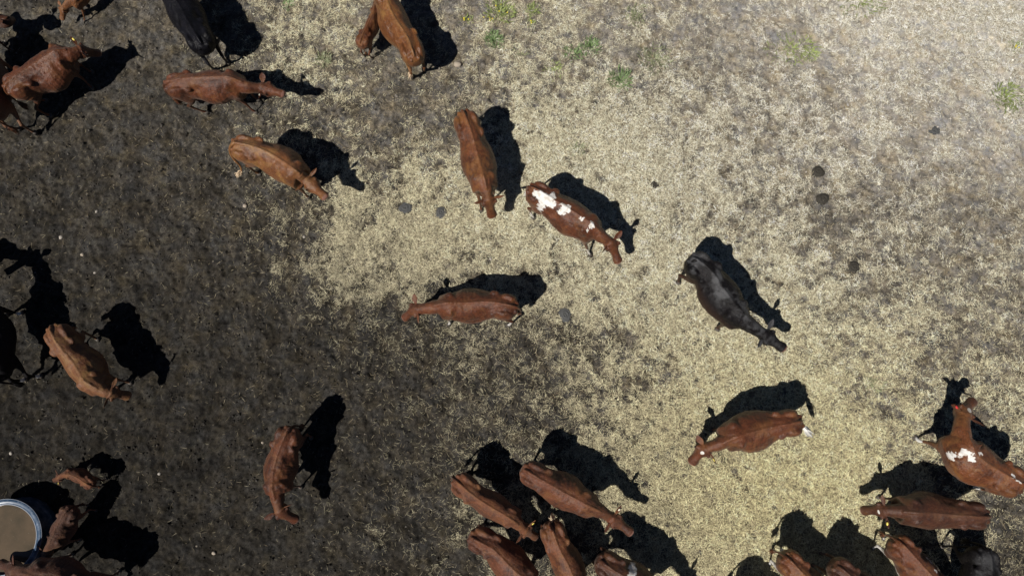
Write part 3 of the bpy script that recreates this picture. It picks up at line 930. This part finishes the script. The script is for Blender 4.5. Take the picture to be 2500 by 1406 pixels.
# --- right
make_cow('cow', 'russet cow with long white tail and white forehead diamond', 'cow', coat('red', star=(2.13, 0, .045, .035)),
         (1951, 1030), (1800, 1066), (1723, 1099), (1687, 1134), mids=((1900, 1040), (1848, 1052)), zP=1.08, belly=1.22, neck=(1755, 1086), size=1.08, hscale=1.05,
         tail=[(1951, 1030, 1.34, 0), (1955, 1035, 1.26, 0), (1962, 1043, 1.12, 0)], tuft=m_white_hair, tuft_long=.62, tags=(('L', 'y'),))
T_, W_ = (2500, 1183), (2374, 1090)
f = frame_px(T_, W_)
make_cow('cow', 'russet cow with head turned up the picture and white shoulder patch, at the right edge', 'cow',
         coat('rust', patches=(f(2373, 1109, 8, 10), f(2362, 1121, 8, 4), f(2388, 1113, 10, 5), f(2403, 1104, 9, 4), f(2478, 1162, 7, 3), f(2490, 1172, 8, 3)), socks=.25, star=(2.13, 0, .05, .045)),
         T_, W_, (2364, 1010), (2384, 975), mids=((2455, 1158),), zP=1.12, neck=(2362, 1046), size=1.08, hscale=1.1, wide=1.12, steps=(.12, 0, 0, 0), stance=(.12, 0, 0, 0), belly=1.1, tags=(('L', 'r'),))
make_cow('cow', 'deep red cow facing left with a small white crescent on its face', 'cow', coat('dark', star=(2.14, .01, .022, .04)),
         (2410, 1262), (2240, 1251), (2158, 1248), (2101, 1248), mids=((2330, 1257), (2280, 1253)), zP=1.05, belly=1.06, neck=(2196, 1249), size=1.08, tags=(('L', 'y'),))
T_, W_ = (2208, 1332), (2302, 1432)
f = frame_px(T_, W_)
make_cow('cow', 'brown cow with white spotted back and white hind legs at the bottom right', 'cow',
         coat('red', socks=.80, patches=(f(2277, 1368, 5, 3), f(2284, 1378, 5, 3), f(2290, 1396, 6, 3))),
         T_, W_, (2345, 1480), (2370, 1510), zP=1.0, belly=1.05, size=1.0, steps=(0, 0, .22, .22))
make_cow('cow', 'black cow with grey dust on its rump in the bottom right corner', 'cow', coat('black', dusty=.5, sheen=.1),
         (2419, 1356), (2432, 1500), (2440, 1560), (2442, 1600), zP=1.1, belly=1.05, size=1.04, tuft=m_black_hair)
make_cow('cow', 'russet cow with white hind feet, cut off by the bottom edge at right', 'cow', coat('rust', socks=.85),
         (1932, 1370), (2030, 1470), (2070, 1500), (2100, 1530), zP=1.0, size=1.02, steps=(0, 0, .25, .25))
make_cow('cow', 'dark brown cow just showing its rump at the bottom edge', 'cow', coat('dark'),
         (2058, 1390), (2165, 1478), (2220, 1520), (2250, 1550), zP=1.0, size=1.0, tail=[(2058, 1390, 1.34, 0), (2052, 1388, 1.3, 0), (2045, 1386, 1.2, 0)], tuft=m_white_hair, tuft_long=.14)
# --- bottom centre group
make_cow('heifer', 'narrow curly orange brown heifer at the left of the bottom group', 'heifer', coat('rust', rough=.6, sheen=.5),
         (1120, 1180), (1246, 1266), (1286, 1298), (1312, 1316), mids=((1166, 1217), (1212, 1246)), zP=1.08, belly=.92, rump=1.0, size=.95, neck=(1270, 1285), tags=(('L', 'y'),))
make_cow('cow', 'russet cow reaching forward with a long neck in the bottom centre group', 'cow', coat('red', rough=.5, sheen=.4),
         (1291, 1153), (1432, 1232), (1499, 1268), (1544, 1302), mids=((1348, 1186), (1400, 1215)), zP=1.12, belly=1.12, neck=(1476, 1254), tags=(('L', 'w'),),
         tail=[(1291, 1153, 1.34, 0), (1286, 1151, 1.30, 0), (1283, 1151, 1.15, 0), (1284, 1153, .9, 0)], tuft=m_cream_hair, tuft_long=.2)
make_cow('cow', 'russet cow with white tail tip, lower left of the bottom group', 'cow', coat('red', rough=.5, sheen=.4),
         (1160, 1318), (1285, 1420), (1330, 1460), (1360, 1490), mids=((1202, 1340), (1246, 1384)), zP=1.0, belly=1.08, size=1.02,
         tail=[(1160, 1318, 1.34, 0), (1156, 1315, 1.30, 0), (1154, 1315, 1.15, 0), (1156, 1318, .9, 0)], tuft=m_white_hair, tuft_long=.2)
make_cow('cow', 'amber brown cow with lifted tail in the middle of the bottom group', 'cow', coat('rust', rough=.5, sheen=.3),
         (1348, 1294), (1412, 1440), (1440, 1500), (1460, 1530), mids=((1365, 1338), (1390, 1385)), zP=1.0, belly=.98, size=1.02,
         tail=[(1349, 1296, 1.34, 0), (1343, 1290, 1.38, 0), (1342, 1278, 1.32, 0), (1347, 1266, 1.2, 0)], tuft=m_cream_hair, tuft_long=.15)
T_, W_ = (1476, 1377), (1600, 1455)
f = frame_px(T_, W_)
make_cow('cow', 'dark chestnut cow with a white patch over its back at the bottom edge', 'cow', coat('dark', patches=(f(1543, 1402, 10, 22),)),
         T_, W_, (1660, 1490), (1700, 1510), zP=1.0, belly=1.05, size=1.03, tail=[(1476, 1377, 1.34, 0), (1470, 1370, 1.3, 0), (1466, 1366, 1.15, 0), (1468, 1368, .9, 0)])
make_cow('cow', 'cow below the bottom edge known by its shadow on the straw', 'cow', coat('red'),
         (1815, 1492), (1930, 1590), (1970, 1630), (2000, 1650), zP=1.0, size=1.0)
# --- left
make_cow('cow', 'tan cow with pale ridge on its back at the left', 'cow', coat('tan', rough=.5),
         (122, 808), (207, 930), (272, 960), (320, 969), mids=((142, 842), (178, 888)), zP=1.12, belly=1.05, neck=(245, 953), steps=(.1, -.05, .05, 0), ears=((.1, 0), (.25, .1)))
make_cow('cow', 'black cow with one white foot at the left edge', 'cow', coat('black', rough=.6, sheen=.05, socks=.22),
         (-32, 908), (-77, 752), (-88, 668), (-128, 655), mids=((-50, 830),), zP=1.18, size=1.08, belly=1.12, steps=(.1, .0, -.05, -.1))
make_cow('cow', 'cow beyond the left edge known by its shadow on the mud', 'cow', coat('dark'),
         (-330, 735), (-190, 640), (-100, 664), (-75, 690), zP=1.05, size=1.05)
make_cow('cow', 'dark red brown cow facing down the picture alone on the dark mud', 'cow', coat('red', rough=.45),
         (698, 1057), (664, 1192), (683, 1250), (726, 1274), mids=((683, 1092), (668, 1140)), zP=1.12, belly=1.0, neck=(672, 1226), steps=(.1, -.1, 0, 0), stance=(0, 0, 0, 0), size=1.05)
# --- bottom left
make_cow('calf', 'small rusty calf with yellow ear tag on the dark mud', 'calf', coat('rust', rough=.6, patches=()),
         (214, 1183), (160, 1157), (139, 1166), (128, 1173), mids=((188, 1166),), zP=.95, size=.50, belly=.92, hscale=1.15, tags=(('L', 'y'),), tuft_long=.15)
make_cow('calf', 'dark brown calf with pale tags bending down beside the water tank', 'calf', coat('dark', rough=.6, extra=(.16, .06, .03)),
         (160, 1248), (121, 1322), (103, 1354), (99, 1368), mids=((138, 1284),), zP=.85, size=.72, belly=.95, hscale=1.05, tags=(('L', 'w'),), tuft_long=.18)
make_cow('cow', 'brown cow drinking at the tank, cut off by the bottom edge', 'cow', coat('dark', rough=.5, extra=(.15, .06, .03)),
         (196, 1449), (72, 1404), (22, 1392), (-8, 1375), zP=1.0, size=1.03, zN=.75)

# ================================================================== WATER TANK
def ringmesh(name, prof, n=96):
    th = np.arange(n) / n * 2 * math.pi
    rings = [np.stack([r * np.cos(th), r * np.sin(th), np.full(n, z)], 1) for r, z in prof]
    m_ = len(rings); V = np.concatenate(rings); i = np.arange(n); j = (i + 1) % n
    Q = np.concatenate([np.stack([k*n+i, k*n+j, ((k+1) % m_)*n+j, ((k+1) % m_)*n+i], 1) for k in range(m_)])
    return mesh_np(name, V, Q)
tank_c = at(5, 1317, .60); TR_ = .83
troot = bpy.data.objects.new('water_tank', None); COL.objects.link(troot); troot.location = (tank_c.x, tank_c.y, 0)
tag(troot, 'round blue livestock water tank full of murky water at the left edge', 'water tank')
m_tank, nt, b = new_mat('scuffed_blue_plastic'); N = NB(nt)
tc = N.n('ShaderNodeTexCoord'); fz = N.noise(tc.outputs['Object'], 7, 5, .7)
N.l(N.mix(N.ramp(fz, .45, .7), (.022, .05, .095), (.16, .20, .27)), b.inputs['Base Color']); b.inputs['Roughness'].default_value = .35
prof = [(TR_ - .01, -.02), (TR_ - .03, .20), (TR_ - .03, .52), (TR_ - .005, .56), (TR_, .585), (TR_ - .012, .602), (TR_ - .05, .607), (TR_ - .09, .600),
        (TR_ - .115, .585), (TR_ - .12, .56), (TR_ - .125, .3), (TR_ - .13, .05), (TR_ - .3, .03), (TR_ - .3, -.02)]
add_obj('tank_wall', ringmesh('tank_wall', prof), m_tank, troot)
m_lip, nt, b = new_mat('worn_pale_edge'); b.inputs['Base Color'].default_value = (.26, .29, .34, 1); b.inputs['Roughness'].default_value = .3
for rr_, zz_ in ((TR_ - .112, .590), (TR_ - .003, .590)):
    w_ = .011 if rr_ < TR_ - .05 else .005
    pr = [(rr_ + w_ * math.cos(a), zz_ + .010 * math.sin(a)) for a in np.arange(8) / 8 * 2 * math.pi]
    add_obj('rim_bead', ringmesh('rim_bead', pr), m_lip, troot)
# murky water
th = np.arange(96) / 96 * 2 * math.pi
rings = [np.stack([r * np.cos(th), r * np.sin(th), np.full(96, .50)], 1) for r in (.02, .2, .4, .6, TR_ - .122)]
V, Q, T_ = loft(rings); T_ = T_[:96]
m_wat, nt, b = new_mat('murky_brown_water'); N = NB(nt)
tc = N.n('ShaderNodeTexCoord'); w1 = N.noise(tc.outputs['Object'], 1.6, 4, .6); w2 = N.noise(tc.outputs['Object'], 60, 2, .5)
cw = N.mix(N.ramp(w1, .35, .65), (.105, .076, .050), (.062, .050, .034))
cw = N.mix(N.ramp(w2, .68, .74, 0, .6), cw, (.28, .27, .20))
N.l(cw, b.inputs['Base Color']); b.inputs['Roughness'].default_value = .12
N.bump(N.noise(tc.outputs['Object'], 9, 2, .5), .08, .01, b)
add_obj('water', mesh_np('water', V, [Q, T_]), m_wat, troot)

# ================================================================== DUNG PATS, STONES, WEEDS
def blob_disc(name, R, h, seed, nr=14, n=40, rough=.12, squash=.85):
    r = np.random.default_rng(seed); V = []
    ph = r.uniform(0, 6.28, 5)
    th = np.arange(n) / n * 2 * math.pi
    edge = 1 + sum(r.uniform(-.07, .07) * np.sin(k * th + ph[k % 5]) for k in range(2, 7))
    rings = []
    for k in range(nr, 0, -1):
        t = k / nr
        z = h * (1 - t ** 3.5) * (1 + .14 * math.cos(t * 16 + 2 * math.sin(seed))) + .12 * h * np.sin(3 * th + t * 9) * (1 - t)
        if k == nr: z = np.full(n, -.015)
        rings.append(np.stack([R * t * edge * np.cos(th), R * squash * t * edge * np.sin(th), z + r.normal(0, h * .04, n) * (t < .97)], 1))
    V, Q, T_ = loft(rings)
    return mesh_np(name, V, [Q, T_])
m_dung_grey = simple_mat('crusted_grey_dung', (.066, .067, .066), .85, .4, 25)
m_dung_dark = simple_mat('dark_dung', (.036, .032, .025), .8, .5, 30)
m_dung_mud = simple_mat('muddy_dung', (.052, .046, .037), .9, .4, 30)
def put(name, px, py, me, mat, label, cat, group=None, rz=0.0, dz=0.0):
    p = at(px, py, .02)
    o = add_obj(name, me, mat)
    zz = float(height_at(np.array([p.x]), np.array([p.y]))[0])
    o.location = (p.x, p.y, zz + dz); o.rotation_euler = (0, 0, rz)
    return tag(o, label, cat, group)
DP = 'dung pats on the ground'
pats = [(990, 507, .18, m_dung_grey, 'smooth grey dung pat on straw below the golden cow'),
        (1077, 519, .16, m_dung_grey, 'rough grey dung pat with a cracked top, left of the chestnut cow head'),
        (1998, 419, .17, m_dung_dark, 'upper of two dark dung pats on the pale grass at right'),
        (2009, 486, .17, m_dung_dark, 'lower of two dark dung pats on the pale grass at right'),
        (1380, 768, .18, m_dung_grey, 'dark dung pat half hidden in straw in the centre'),
        (2283, 318, .20, m_dung_grey, 'flat weathered grey dung pat near the upper right'),
        (2085, 652, .17, m_dung_dark, 'crumbled dark dung pat on grass right of the dusty black cow'),
        (1598, 452, .12, m_dung_dark, 'small dark dung pat on grass right of the white patched cow shadow'),
        (400, 560, .13, m_dung_mud, 'ringed muddy dung pat on the dark earth at left'),
        (474, 563, .12, m_dung_mud, 'shallow muddy dung pat beside the ringed one on the dark earth'),
        (1630, 1281, .06, m_dung_mud, 'small dark dung lump in the straw right of the bottom group')]
for i, (px, py, R, mt, lb) in enumerate(pats):
    put('dung_pat', px, py, blob_disc('dung_pat', R, .045, 40 + i), mt, lb, 'dung pat', DP, rz=i * 1.3)

def stone_mesh(R, seed, flat=.6):
    r = np.random.default_rng(seed)
    V, Q, T_ = ellipsoid((0, 0, 0), (R, R * r.uniform(.65, 1), R * flat), 12, 8)
    nn = np.array([mnoise.noise(Vector(v) * (1.8 / R) + Vector((seed, 0, 0))) for v in V])
    V = V * (1 + .28 * nn)[:, None]
    return mesh_np('stone', V, [Q, T_])
m_stone = simple_mat('pale_stone', (.33, .30, .26), .85, .25, 40)
m_stone2 = simple_mat('tan_clod', (.33, .28, .22), .9, .25, 40)
put('stone', 1117, 158, stone_mesh(.11, 3, .5), m_stone2, 'big pale flat stone right of the chestnut cow hooves', 'stone', 'stones', dz=.02)
for i, (px, py, R, lb) in enumerate([
        (598, 503, .05, 'pale round stone on the earth below the golden cow'),
        (235, 516, .04, 'grey stone on the dark earth left of the straw edge'),
        (1590, 110, .05, 'tan stone among the weeds at the top'),
        (520, 1350, .045, 'pale pebble near the bottom edge of the dark mud'),
        (389, 1156, .035, 'pale pebble on the mud right of the small calf'),
        (25, 1106, .04, 'grey stone above the water tank'),
        (201, 622, .045, 'tan stone on dark mud upper left of the tan cow'),
        (742, 578, .035, 'white pebble at the ragged straw edge'),
        (1198, 632, .04, 'white stone in straw between the chestnut and centre cows'),
        (640, 1080, .03, 'pale pebble left of the lone red brown cow'),
        (230, 665, .035, 'small white pebble below the tan stone'),
        (145, 578, .05, 'brown clod of stone near the left shadows')]):
    put('stone', px, py, stone_mesh(R, 10 + i), m_stone if i % 3 else m_stone2, lb, 'stone', 'stones', rz=i, dz=R * .3)
r_ = np.random.default_rng(77)
m_pebble = simple_mat('dusty_pebble', (.20, .175, .14), .9, .3, 40)
for i in range(60):
    px, py = r_.uniform(10, 1100), r_.uniform(10, 1400)
    p = at(px, py)
    me = stone_mesh(r_.uniform(.012, .024), 100 + i)
    put('pebble', px, py, me, m_pebble, 'tiny dusty pebble scattered on the dark earth', 'pebble', 'tiny pebbles on the dark earth', dz=.008)

m_leaf, nt, b = new_mat('green_weed_leaf'); N = NB(nt)
N.l(N.attr('tone').outputs['Color'], b.inputs['Base Color']); b.inputs['Roughness'].default_value = .5; b.inputs['Specular IOR Level'].default_value = .3
m_flower = simple_mat('yellow_petals', (.62, .52, .04), .6, .15)
def weed(px, py, R, n, label, hue=0, flowers=0, h=.12, elong=1.0, ang=0.0):
    p = at(px, py, .03); r = np.random.default_rng(int(px * 3 + py))
    R *= 1.35; n = int(n * 1.35)
    V = []; F = []; Tn = []
    cols = [np.array([.150, .215, .090]), np.array([.21, .25, .085]), np.array([.20, .215, .12])][hue]
    for k in range(n):
        a = r.uniform(0, 6.28); q = R * r.uniform(0, 1.25)
        ox, oy = q * math.cos(a) * elong, q * math.sin(a)
        ox, oy = ox * math.cos(ang) - oy * math.sin(ang), ox * math.sin(ang) + oy * math.cos(ang)
        la = a + r.normal(0, .7); L = r.uniform(.05, .13) * (R / .2) ** .5; w = r.uniform(.006, .013)
        z0 = .01; lift = r.uniform(.25, 1.0) * h
        c = cols * r.uniform(.6, 1.35)
        base = len(V)
        for t, ww, zz in ((0, .5, 0), (.4, 1, .75), (.75, .7, 1.0), (1, .1, .8)):
            x = ox + math.cos(la) * L * t; y = oy + math.sin(la) * L * t; s, cc = math.sin(la) * w * ww / 1, math.cos(la) * w * ww / 1
            V.append((x - s, y + cc, z0 + zz * lift)); V.append((x + s, y - cc, z0 + zz * lift - .002)); Tn += [c, c]
        for s_ in range(3): F.append([base + 2*s_, base + 2*s_+1, base + 2*s_+3, base + 2*s_+2])
    me = mesh_np('weed', V, np.array(F), smooth=False); vec_attr(me, 'tone', Tn)
    o = add_obj('leaves', me, m_leaf)
    root = bpy.data.objects.new('weed', None); COL.objects.link(root)
    root.location = (p.x, p.y, float(height_at(np.array([p.x]), np.array([p.y]))[0]) - .005)
    o.parent = root
    tag(root, label, 'weed', 'green weeds in the dry grass')
    for k in range(flowers):
        a = r.uniform(0, 6.28); q = R * r.uniform(.1, 1)
        V, Q, T_ = ellipsoid((q * math.cos(a) * elong, q * math.sin(a), h * r.uniform(.7, 1.1)), (.022, .022, .010), 8, 5)
        add_obj('flower', mesh_np('flower', V, [Q, T_]), m_flower, root)
for w in [
    (1514, 194, .17, 150, 'dense round bright green tuft on pale grass', 0, 0, .13, 1.0, 0),
    (1444, 112, .13, 120, 'tall narrow dark green weed above the round tuft', 0, 0, .14, .9, 0),
    (1402, 130, .14, 80, 'sparse spreading green weed left of the tall narrow one', 0, 0, .12, 1.2, 0),
    (1206, 98, .15, 140, 'bright green weed standing alone above the pale stone', 0, 0, .14, .8, .6),
    (1222, 28, .22, 150, 'wide loose yellow green weed at the top edge with flowers below', 1, 4, .12, 1.0, 0),
    (1598, 143, .22, 110, 'low spreading dull green weed right of the round tuft', 2, 0, .08, 1.2, .3),
    (1352, 172, .14, 70, 'small lime green clump left of the round tuft', 1, 0, .06, 1.2, .3),
    (1198, 47, .10, 40, 'little weed with a row of yellow flowers', 1, 6, .08, 1.8, .4),
    (1137, 46, .09, 30, 'small weed with two yellow flowers left of the big one', 1, 4, .07, 1.2, 0),
    (1295, 54, .07, 26, 'tiny weed with single yellow flower head', 1, 2, .08, 1.0, 0),
    (1270, 128, .12, 50, 'faint green sprig between the taller weeds', 2, 0, .06, 1.0, 0),
    (1553, 38, .16, 70, 'pale green sprig near the top edge', 2, 0, .07, 1.3, .9),
    (1300, 25, .12, 60, 'light green sprig right of the wide weed at the top', 1, 0, .07, .8, 0),
    (790, 148, .14, 60, 'dull green sprig on straw near the upper left', 2, 0, .07, .8, 0),
    (2458, 240, .24, 130, 'bright green patch near the right edge', 1, 0, .07, 1.0, .8),
    (1935, 118, .26, 130, 'wide thin green patch near the top right', 1, 0, .05, 1.6, 0),
    (1980, 130, .12, 60, 'small bright sprig beside the wide thin green patch', 1, 0, .05, 1.0, 0),
    (2478, 112, .10, 30, 'small weed with yellow flowers at the right edge', 1, 4, .06, 1.0, 0),
    (1410, 364, .10, 40, 'sparse green sprig in the straw below the round tuft', 2, 0, .05, 1.3, 0),
    (2135, 935, .14, 50, 'faint green sprig in the straw above the right shadows', 2, 0, .05, 1.0, 0),
    (2100, 8, .22, 80, 'thin green sprigs along the top edge at right', 1, 0, .05, 1.8, 0),
    (705, 12, .09, 40, 'green sprig at the top edge left of the calf', 0, 0, .07, .8, 0),
]:
    weed(*w)
